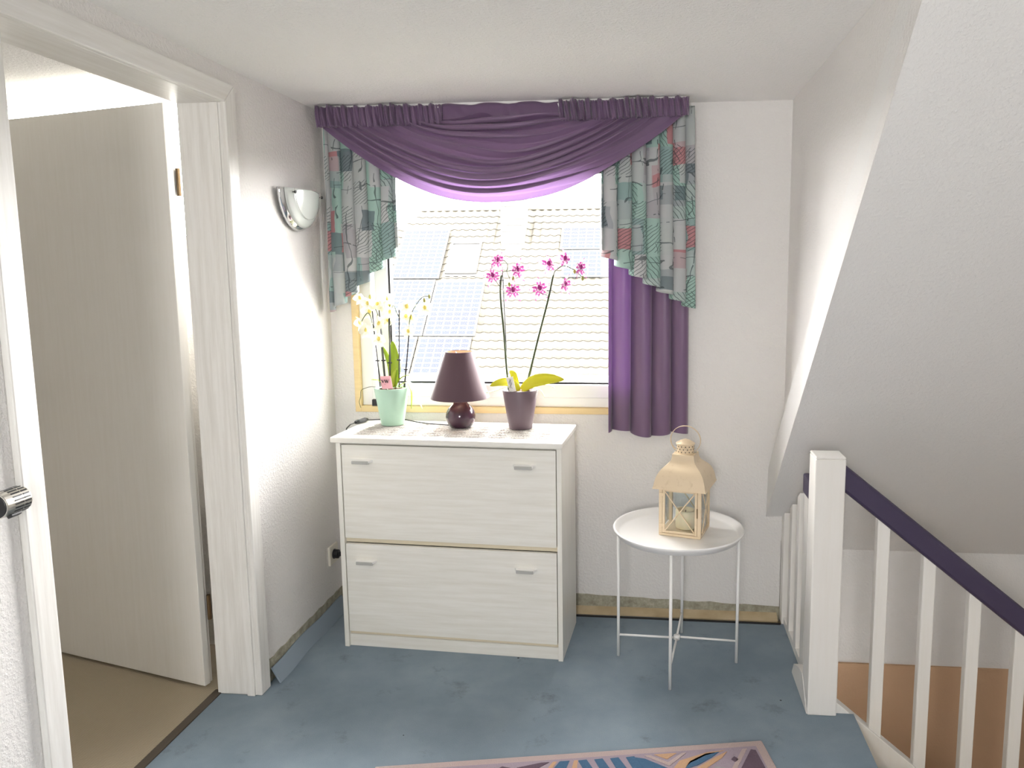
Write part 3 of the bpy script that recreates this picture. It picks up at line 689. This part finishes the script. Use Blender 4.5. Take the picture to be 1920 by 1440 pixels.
# ------------------------------------------------------------------ tray table
TX, TY = 1.462, -.378
tb = thing('tray_table', 'round white metal tray table on four thin legs beside the cabinet', 'table', (TX, TY, 0))
TZ = .497
MB().lathe([(.002, TZ), (.212, TZ), (.222, TZ+.004), (.232, TZ+.022), (.239, TZ+.024), (.241, TZ+.020), (.236, TZ+.014), (.226, TZ-.003), (.214, TZ-.006), (.002, TZ-.006)], n=72, cap0=False, cap1=False).build('tray', M_white, tb, smooth=True)
legs = [(-.221, .008), (.222, -.008), (-.030, -.214), (.027, .214)]
for lx, ly in legs:
    MB().tube([(lx, ly, 0), (lx, ly, TZ-.004)], .0058, 10).build('leg', M_white, tb, smooth=True)
zc = .085
for i, (lx, ly) in enumerate(legs):
    MB().tube([(lx, ly, zc), (lx*.06, ly*.06, zc+.004*(i % 2))], .0042, 8).build('crossbar', M_white, tb, smooth=True)
MB().lathe([(.012, zc-.006), (.012, zc+.010)], n=16).build('crossbar_joint', M_white, tb, smooth=True)
for (ax_, bx_) in ((0, 1), (2, 3)):
    p, q = legs[ax_], legs[bx_]; MB().tube([(p[0], p[1], TZ-.010), (q[0], q[1], TZ-.010)], .0045, 8).build('top_brace', M_white, tb, smooth=True)

# ------------------------------------------------------------------ lantern
LZ = TZ+.0005; LR = math.atan2(-.044, .153)
ln = thing('candle_lantern', 'cream enamelled metal lantern with crossed window bars on the tray table', 'lantern', (1.487, -.356, LZ), LR)
hw = .078; bh = .190; pw = .013
MB().box(-hw, hw, -hw, hw, 0, .010).build('base', M_cream_metal, ln, bevel=.002)
for sx in (-1, 1):
    for sy in (-1, 1):
        MB().box(min(sx*hw, sx*(hw-pw)), max(sx*hw, sx*(hw-pw)), min(sy*hw, sy*(hw-pw)), max(sy*hw, sy*(hw-pw)), .010, bh).build('corner_post', M_cream_metal, ln, bevel=.001)
b = MB()
for s in (-1, 1):
    b.box(-hw+pw, hw-pw, min(s*hw, s*(hw-.008)), max(s*hw, s*(hw-.008)), bh-.012, bh); b.box(min(s*hw, s*(hw-.008)), max(s*hw, s*(hw-.008)), -hw+pw, hw-pw, bh-.012, bh)
b.build('top_rail', M_cream_metal, ln)
def rotz(p, a): return (p[0]*cos(a)-p[1]*sin(a), p[0]*sin(a)+p[1]*cos(a), p[2])
# front door
dr = ring(MB(), -hw+pw+.001, hw-pw-.001, .012, bh-.014, .009, -hw-.001, -hw+.006).build('lantern_door', M_cream_metal, ln, bevel=.001)
MB().tube([(hw-.013, -hw-.004, .080), (hw-.013, -hw-.006, .115)], .0022, 6).build('latch', M_hinge, dr)
for z in (.04, .155): MB().box(-hw+.004, -hw+.018, -hw-.003, -hw, z-.006, z+.006).build('hinge', M_cream_metal, dr)
iw = hw-pw-.008
for k in range(4):
    a = k*pi/2
    b = MB(); pp = [rotz(p, a) for p in ((-iw, -hw+.003, .020), (iw, -hw+.003, .020), (iw, -hw+.003, bh-.022), (-iw, -hw+.003, bh-.022))]
    dd = rotz((0, .0015, 0), a); b.prism(pp, dd); b.build('pane', M_pane, ln)
    for s in (-1, 1):
        MB().tube([rotz((-iw*s, -hw-.001, .018), a), rotz((iw*s, -hw-.001, bh-.020), a)], .0024, 6).build('crossbar', M_cream_metal, ln)
# ogee roof
rp_ = [(.0985, bh-.012), (.0955, bh-.004), (.092, bh+.014), (.086, bh+.034), (.074, bh+.054), (.059, bh+.068), (.047, bh+.080), (.0415, bh+.094), (.040, bh+.108)]
rp = [(p.x, p.z) for p in smoothpts([(r, 0, z) for r, z in rp_], 4)]
b = MB(); o_ = 0
for r, z in rp: b.v += [(-r, -r, z), (r, -r, z), (r, r, z), (-r, r, z)]
for i in range(len(rp)-1):
    for k in range(4): b.f.append((4*i+k, 4*i+(k+1) % 4, 4*i+4+(k+1) % 4, 4*i+4+k))
nr = 4*(len(rp)-1); b.f.append((nr, nr+1, nr+2, nr+3)); ro = b.build('roof', M_cream_metal, ln, smooth=True)
ro.modifiers.new('split', 'EDGE_SPLIT').split_angle = math.radians(40)
cz = bh+.108
ck_ = MB().lathe([(.032, cz), (.032, cz+.034)], n=32).build('vent_collar', M_cream_metal, ln, smooth=False)
for row in range(3):
    for k in range(14):
        a = 2*pi*(k+.5*(row % 2))/14; z = cz+.007+row*.010
        o = MB().tube([(.0315*cos(a), .0315*sin(a), z), (.0326*cos(a), .0326*sin(a), z)], .0021, 7).build('vent_hole', M_black, ck_)
MB().lathe([(.035, cz+.034), (.035, cz+.037), (.020, cz+.046), (.004, cz+.052)], n=32).build('cap', M_cream_metal, ln, smooth=False)
rh = .057; hc = cz+.048
hp = [(rh*cos(t), 0, hc+rh*.93*sin(t)) for t in [math.radians(-48+276*k/40) for k in range(41)]]
b = MB()
for (x, y, z) in hp: b.v += [(x, -.004, z), (x, .004, z), (x*.965, .004, hc+(z-hc)*.965), (x*.965, -.004, hc+(z-hc)*.965)]
for i in range(40):
    for k in range(4): b.f.append((4*i+k, 4*i+(k+1) % 4, 4*i+4+(k+1) % 4, 4*i+4+k))
b.build('handle', M_cream_metal, ln, smooth=True)
b = MB()
for s in (-1, 1): MB().tube([(s*.033, 0, cz+.004), (s*.042, 0, cz+.007)], .003, 8).build('handle_lug', M_silver, ln)
cdl = thing('pillar_candle', 'short ivory pillar candle with hollow top inside the lantern', 'candle', (1.490, -.352, LZ+.0105))
MB().lathe([(.030, 0), (.036, .002), (.037, .006), (.037, .066), (.034, .071), (.029, .069), (.024, .060), (.002, .056)], n=32, cap1=False).build('wax', M_wax, cdl, smooth=True)
MB().tube([(0, 0, .054), (.001, 0, .068)], .0012, 6).build('wick', M_black, cdl)

# ------------------------------------------------------------------ stair railing
sr = thing('stair_railing', 'white stair railing with newel post and violet handrail', 'railing', (1.88, -.71, 0))
RO = Vector(sr.location)
def rb(name, bld, mt, bevel=.003, smooth=False):
    o = bld.build(name, mt, sr, bevel=bevel, smooth=smooth); o.location = -RO; return o
rb('newel_post', MB().box(1.880, 1.974, -.710, -.616, 0, .866).prism([(1.880, -.71, .866), (1.974, -.71, .866), (1.974, -.616, .866), (1.880, -.616, .866)], (0, 0, .008)), M_rail, .006)
rb('plinth_board', MB().prism([(1.8785, -.711, -.01), (1.8785, -.440, -.01), (1.8785, -.440, .006), (1.8785, -.47, .05), (1.8785, -.56, .085), (1.8785, -.616, .095)], (.03, 0, 0)), M_rail, 0)
rb('base_board', MB().box(1.913, 1.945, -.62, -.004, -.19, .030), M_rail, .002)
# back run of the railing under the slope
rb('handrail', MB().box(1.905, 1.955, -.62, -.395, .668, .738), M_handrail, .006)
for y0, y1, x0, th in ((-.055, .0, 1.904, .03), (-.175, -.132, 1.912, .028), (-.315, -.272, 1.912, .028), (-.46, -.395, 1.912, .03), (-.575, -.535, 1.912, .028)):
    ztop = min(.668, .444-.62*y1)
    z2 = min(.668, .444-.62*y0)
    rb('baluster', MB().prism([(x0, y0, .0), (x0, y1, .0), (x0, y1, ztop), (x0, y0, z2)], (th, 0, 0)), M_rail, .002)
# flight run
TS = -.805
def rz_(x): return .836+TS*(x-1.985)
rb('handrail', MB().prism([(1.97, -.69, rz_(1.97)), (3.3, -.69, rz_(3.3)), (3.3, -.69, rz_(3.3)-.088), (1.97, -.69, rz_(1.97)-.088)], (0, .050, 0)), M_handrail, .010)
def sz_(x): return .038-.83*(x-1.977)
for k in range(8):
    x = 2.088+.1475*k
    x1 = x+.040
    rb('baluster', MB().prism([(x, -.680, sz_(x)-.03), (x1, -.680, sz_(x1)-.03), (x1, -.680, rz_(x1)-.080), (x, -.680, rz_(x)-.080)], (0, .032, 0)), M_rail, .003)
rb('stringer', MB().prism([(1.974, -.69, sz_(1.974)), (3.3, -.69, sz_(3.3)), (3.3, -.69, sz_(3.3)-.34), (2.04, -.69, sz_(2.04)-.34), (1.974, -.69, -.19)], (0, .045, 0)), M_rail, .003)
stf = thing('staircase', 'steps leading down beside the white railing', 'stairs', (2.04, -1.2, 0))
for k in range(9):
    x0 = 2.036+.215*k-2.04; z = -.18*(k+1)
    if x0 > 1.3: break
    MB().box(x0, x0+.25, -.45, .50, z-.04, z).build('tread', M_board, stf, bevel=.004)

# ------------------------------------------------------------------ silver slotted cylinder at the left
dv = thing('slotted_cylinder', 'silver slotted cylinder with black end fixed beside the door frame', 'device', (.0, -1.765, .998))
MB().tube([(.050, .012, 0), (.050, .075, 0)], .0265, 28).build('barrel', M_silver, dv, smooth=False, bevel=.002)
MB().tube([(.050, .009, 0), (.050, .014, 0)], .0245, 28).build('end_cap', M_black, dv)
MB().box(0, .03, .03, .06, -.012, .012).build('wall_bracket', M_silver, dv, bevel=.002)
for k in range(22):
    a = 2*pi*k/22; r = .0267
    for y0, y1 in ((.032, .053), (.056, .071)):
        o = MB().box(r-.001, r+.0006, y0, y1, -.0016, .0016).build('slot', M_black, dv); o.location = (.050, 0, 0); o.rotation_euler = (0, a, 0)
o = MB().box(.025, .032, .026, .052, -.006, .006).build('slider', M_black, dv, bevel=.002); o.location = (.050, 0, 0); o.rotation_euler = (0, 1.05, 0)

# ------------------------------------------------------------------ rug
RA = math.atan2(.227, 1.154)
rug = thing('rug', 'sculpted wool rug with abstract blue, mauve and orange motifs on the blue carpet', 'rug', (.553, -1.103, 0), RA)
RW, RD = 1.178, .80
MB().box(0, RW, -RD, 0, .001, .011).build('border', M_rug['edge'], rug, bevel=.004)
MB().box(.028, RW-.028, -RD+.028, -.028, .010, .0125).build('field', M_rug['lilac'], rug, bevel=.001)
def piece(mt, pts, z=.0122, h=.0022):
    MB().prism([(x, y, z) for x, y in pts][::-1], (0, 0, h)).build('motif', M_rug[mt], rug, bevel=.001)
piece('mauve', [(RW-.034, -.20), (RW-.036, -.05), (RW-.050, -.045), (RW-.155, -.20)])
piece('edge', [(RW-.165, -.20), (RW-.060, -.040), (RW-.075, -.040), (RW-.185, -.20)])
piece('orange', [(.86, -.125), (.90, -.075), (.99, -.045), (1.05, -.040), (.985, -.060), (.93, -.090), (.885, -.135)])
piece('blue', [(.905, -.115), (.93, -.080), (.985, -.050), (1.03, -.046), (1.0, -.070), (.95, -.100)])
piece('orange', [(.91, -.130), (.95, -.108), (1.01, -.070), (1.055, -.046), (1.03, -.075), (.96, -.125)])
for k in range(4):
    x = .60+.048*k; piece('blue', [(x+.022, -.12-.03*k*.2), (x, -.042), (x+.026, -.040), (x+.052, -.12)])
piece('blue', [(.80, -.13), (.772, -.045), (.80, -.055), (.865, -.11), (.87, -.13)])
piece('edge', [(.80, -.040), (.865, -.095), (.93, -.040), (.915, -.040), (.865, -.078), (.818, -.040)])
piece('orange', [(.83, -.038), (.865, -.064), (.90, -.038)])
piece('mauve', [(.40, -.13), (.47, -.070), (.515, -.040), (.49, -.040), (.42, -.055), (.33, -.13)])
piece('orange', [(.475, -.12), (.525, -.040), (.537, -.040), (.495, -.12)])
piece('blue', [(.522, -.075), (.545, -.040), (.575, -.040), (.560, -.078)])
piece('orange', [(.565, -.12), (.588, -.040), (.600, -.040), (.585, -.12)])
piece('blue', [(.26, -.13), (.30, -.050), (.325, -.050), (.29, -.13)])
piece('blue', [(.31, -.13), (.34, -.05), (.355, -.05), (.345, -.13)])
piece('mauve', [(.355, -.06), (.375, -.045), (.40, -.055), (.395, -.075), (.365, -.07)])
piece('orange', [(.10, -.06), (.16, -.038), (.20, -.050), (.13, -.085)])
piece('blue', [(.17, -.075), (.21, -.045), (.25, -.050), (.20, -.09)])
piece('mauve', [(.04, -.16), (.07, -.06), (.11, -.09), (.12, -.16)])
piece('grey', [(.96, -.165), (1.00, -.110), (1.035, -.125), (1.0, -.165)])
piece('mauve', [(1.055, -.085), (1.068, -.072), (1.078, -.088), (1.065, -.10)])

# ------------------------------------------------------------------ neighbour's roof
YE, ZE = 20.0, -1.765; R2 = math.sqrt(.5)
nb = thing('neighbour_house', 'neighbouring house with pale tiled roof seen through the window', 'house', (-3.0, YE, -6))
NO = Vector(nb.location)
def RP(x, s, h=0): return Vector((x, YE+s*R2-h*R2, ZE+s*R2+h*R2))     # roof coords to world (h = height off the plane)
XL, XR, SM = -10.5, 6.0, 7.87
def hipx(s): return -8.35+(s-6.84)*.74 if s > 6.84 else -99
b = MB(); b.prism([RP(XL, -.1, -.06), RP(XR, -.1, -.06), RP(XR, SM, -.06), RP(-7.59, SM, -.06), RP(-8.35, 6.84, -.06), RP(XL, 6.0, -.06)], (0, .07, -.07))
o = b.build('roof_deck', M_lead, nb); o.location = -NO
b = MB().box(XL+.4, XR-.4, YE+.3, YE+9, -6, ZE-.1); o = b.build('house_wall', M_render, nb); o.location = -NO
# tile mesh: pantile profile, local x across, y up-slope, z off the roof
TW, TL = .30, .355
tmesh = MB()
prof = [(0, .020), (.04, .045), (.085, .052), (.13, .040), (.17, .014), (.22, .004), (.27, .008), (.30, .020)]
for y, dz in ((-.03, .030), (TL, 0.0)):
    for x, z in prof: tmesh.v.append((x, y, z+dz))
for x, z in prof: tmesh.v.append((x, -.03, z+.030-.022))
n = len(prof)
for i in range(n-1): tmesh.f.append((i, i+1, n+i+1, n+i)); tmesh.f.append((2*n+i, 2*n+i+1, i+1, i))
tme = tmesh.mesh('tile'); tme.materials.append(M_tile)
for p in tme.polygons: p.use_smooth = len(p.vertices) == 4 and p.index % 2 == 0
mods = [(-7.78, -6.05, 4.15, 6.66), (-7.75, -6.14, 1.53, 4.08), (-6.10, -4.37, 1.53, 4.03), (-6.21, -4.46, -.05, 1.47), (-8.0, -6.27, -.05, 1.47), (-1.90, -.1, 5.55, 6.72), (-1.75, .05, 4.18, 5.49)]
holes = mods + [(-5.91, -4.74, 4.37, 6.01), (-4.15, -3.15, 5.6, 8.2)]
rm = Matrix(((1, 0, 0), (0, R2, -R2), (0, R2, R2)))
cand = []
rows = int(SM/TL)
for r in range(rows):
    s = r*TL
    for k in range(int((XR-XL)/TW)):
        x = XL+k*TW
        if x < hipx(s+TL) : continue
        if any(x > a-.05 and x+TW < c2+.05 and s > d-.10 and s+TL < e+.10 for a, c2, d, e in holes): continue
        p = RP(x, s); vis = -8.7 < x < .9
        cand.append((0 if vis else 1, (p-Vector(cam.location)).length, x, s))
cand.sort()
for i, (_, _, x, s) in enumerate(cand[:300]):
    o = bpy.data.objects.new('tile', tme); COL.objects.link(o); o.parent = nb
    o.matrix_local = Matrix.Translation(RP(x, s)-NO) @ rm.to_4x4()
b = MB()
for (_, _, x, s) in cand[300:]:
    p = RP(x, s); b.add([p+rm @ Vector(q) for q in tmesh.v], tmesh.f)
o = b.build('tile_field', M_tile, nb); o.location = -NO; o['kind'] = 'stuff'
# ridge caps
for k in range(int((XR+7.59)/.36)):
    x = -7.59+.36*k
    q = MB()
    for xx, rr in ((x-.02, .12), (x+.37, .10)):
        for a in range(7): t = pi*a/6; q.v.append((xx-NO.x, YE+SM*R2-NO.y+rr*cos(t), ZE+SM*R2-.03-NO.z+rr*.8*sin(t)))
    for a in range(6): q.f.append((a, a+1, 7+a+1, 7+a))
    q.build('ridge_tile', M_tile, nb)
o = MB().tube([RP(XL, -.22, -.05)-NO, RP(XR, -.22, -.05)-NO], .07, 10).build('gutter', M_lead, nb)
# solar modules
names = ['upper left solar module beside the skylight', 'solar module at the left window edge, middle row', 'sun-glinting solar module below the skylight', 'bottom solar module above the lamp shade', 'lowest solar module behind the white orchid', 'upper right solar module with its top edge showing', 'lower right solar module behind the orchid buds']
for (x0, x1, s0, s1), lb in zip(mods, names):
    t = thing('solar_module', lb+' on the tiled roof', 'solar panel', RP((x0+x1)/2, s0, .10), 0, 'solar modules on the neighbouring roof')
    t.matrix_world = Matrix.Translation(RP(x0, s0, .09)) @ rm.to_4x4()
    wx, ls = x1-x0, s1-s0
    MB().box(0.01, wx-.01, .01, ls-.01, 0, .03).build('backsheet', M_pvback, t)
    f = MB(); f.box(0, .025, 0, ls, 0, .04).box(wx-.025, wx, 0, ls, 0, .04).box(.025, wx-.025, 0, .025, 0, .04).box(.025, wx-.025, ls-.025, ls, 0, .04); f.build('frame', M_pvframe, t)
    c_ = MB(); nx = 6; ny = max(4, round((ls-.08)/.195))
    for i in range(nx):
        for j in range(ny):
            a = .045+(wx-.09)*i/nx; d = .045+(ls-.09)*j/ny
            c_.box(a+.018, a+(wx-.09)/nx-.018, d+.022, d+(ls-.09)/ny-.022, .03, .033)
    c_.build('cells', M_cell, t)['kind'] = 'stuff'
    l = MB()
    for i in range(2): l.box(wx*(.25+.5*i)-.03, wx*(.25+.5*i)+.03, 0, ls, -.09, 0)
    l.build('mounting_rail', M_pvframe, t)
# skylight
t = thing('roof_window', 'white roof window between the solar modules', 'roof window', (0, 0, 0)); t.matrix_world = Matrix.Translation(RP(-5.88, 4.40, .02)) @ rm.to_4x4()
ring(MB(), 0, 1.12, 0, .5, .06, 0, .1)
f = MB(); f.box(0, .07, 0, 1.58, 0, .12).box(1.05, 1.12, 0, 1.58, 0, .12).box(.07, 1.05, 0, .09, 0, .12).box(.07, 1.05, 1.49, 1.58, 0, .12); f.build('roof_window_frame', M_clad, t)
MB().box(.07, 1.05, .09, 1.49, .06, .075).build('pane', mat('sky_reflecting_pane', (.034, .034, .034), .3), t)
MB().box(-.04, 1.16, -.10, 0, .0, .05).build('flashing', M_lead, t)
# chimney with cladding
t = thing('chimney', 'pale clad chimney standing on the ridge of the neighbouring roof', 'chimney', RP(-3.62, 5.9, 0))
cx, cy, cz0 = -3.62, YE+6.6*R2, ZE+5.55*R2
cb_ = MB().box(-.40, .40, cy-.60-t.location.y, cy+.4-t.location.y, cz0-t.location.z, ZE+8.6*R2-t.location.z); cb_.build('stack', M_clad, t)
for k in range(9):
    z = cz0+.08+.22*k
    MB().prism([(-.43, cy-.62-t.location.y, z-t.location.z), (.43, cy-.62-t.location.y, z-t.location.z), (.43, cy-.645-t.location.y, z-t.location.z), (-.43, cy-.645-t.location.y, z-t.location.z)], (0, .02, .215)).build('cladding_board', M_clad, t)
MB().box(-.46, .46, cy-.66-t.location.y, cy+.46-t.location.y, ZE+8.6*R2-t.location.z, ZE+8.6*R2+.08-t.location.z).build('chimney_cap', M_lead, t)
# ground far below
struct(MB().box(-60, 60, .6, 120, -6.2, -6).build('ground', mat('ground', (.05, .05, .04), .95)), 'ground outside')
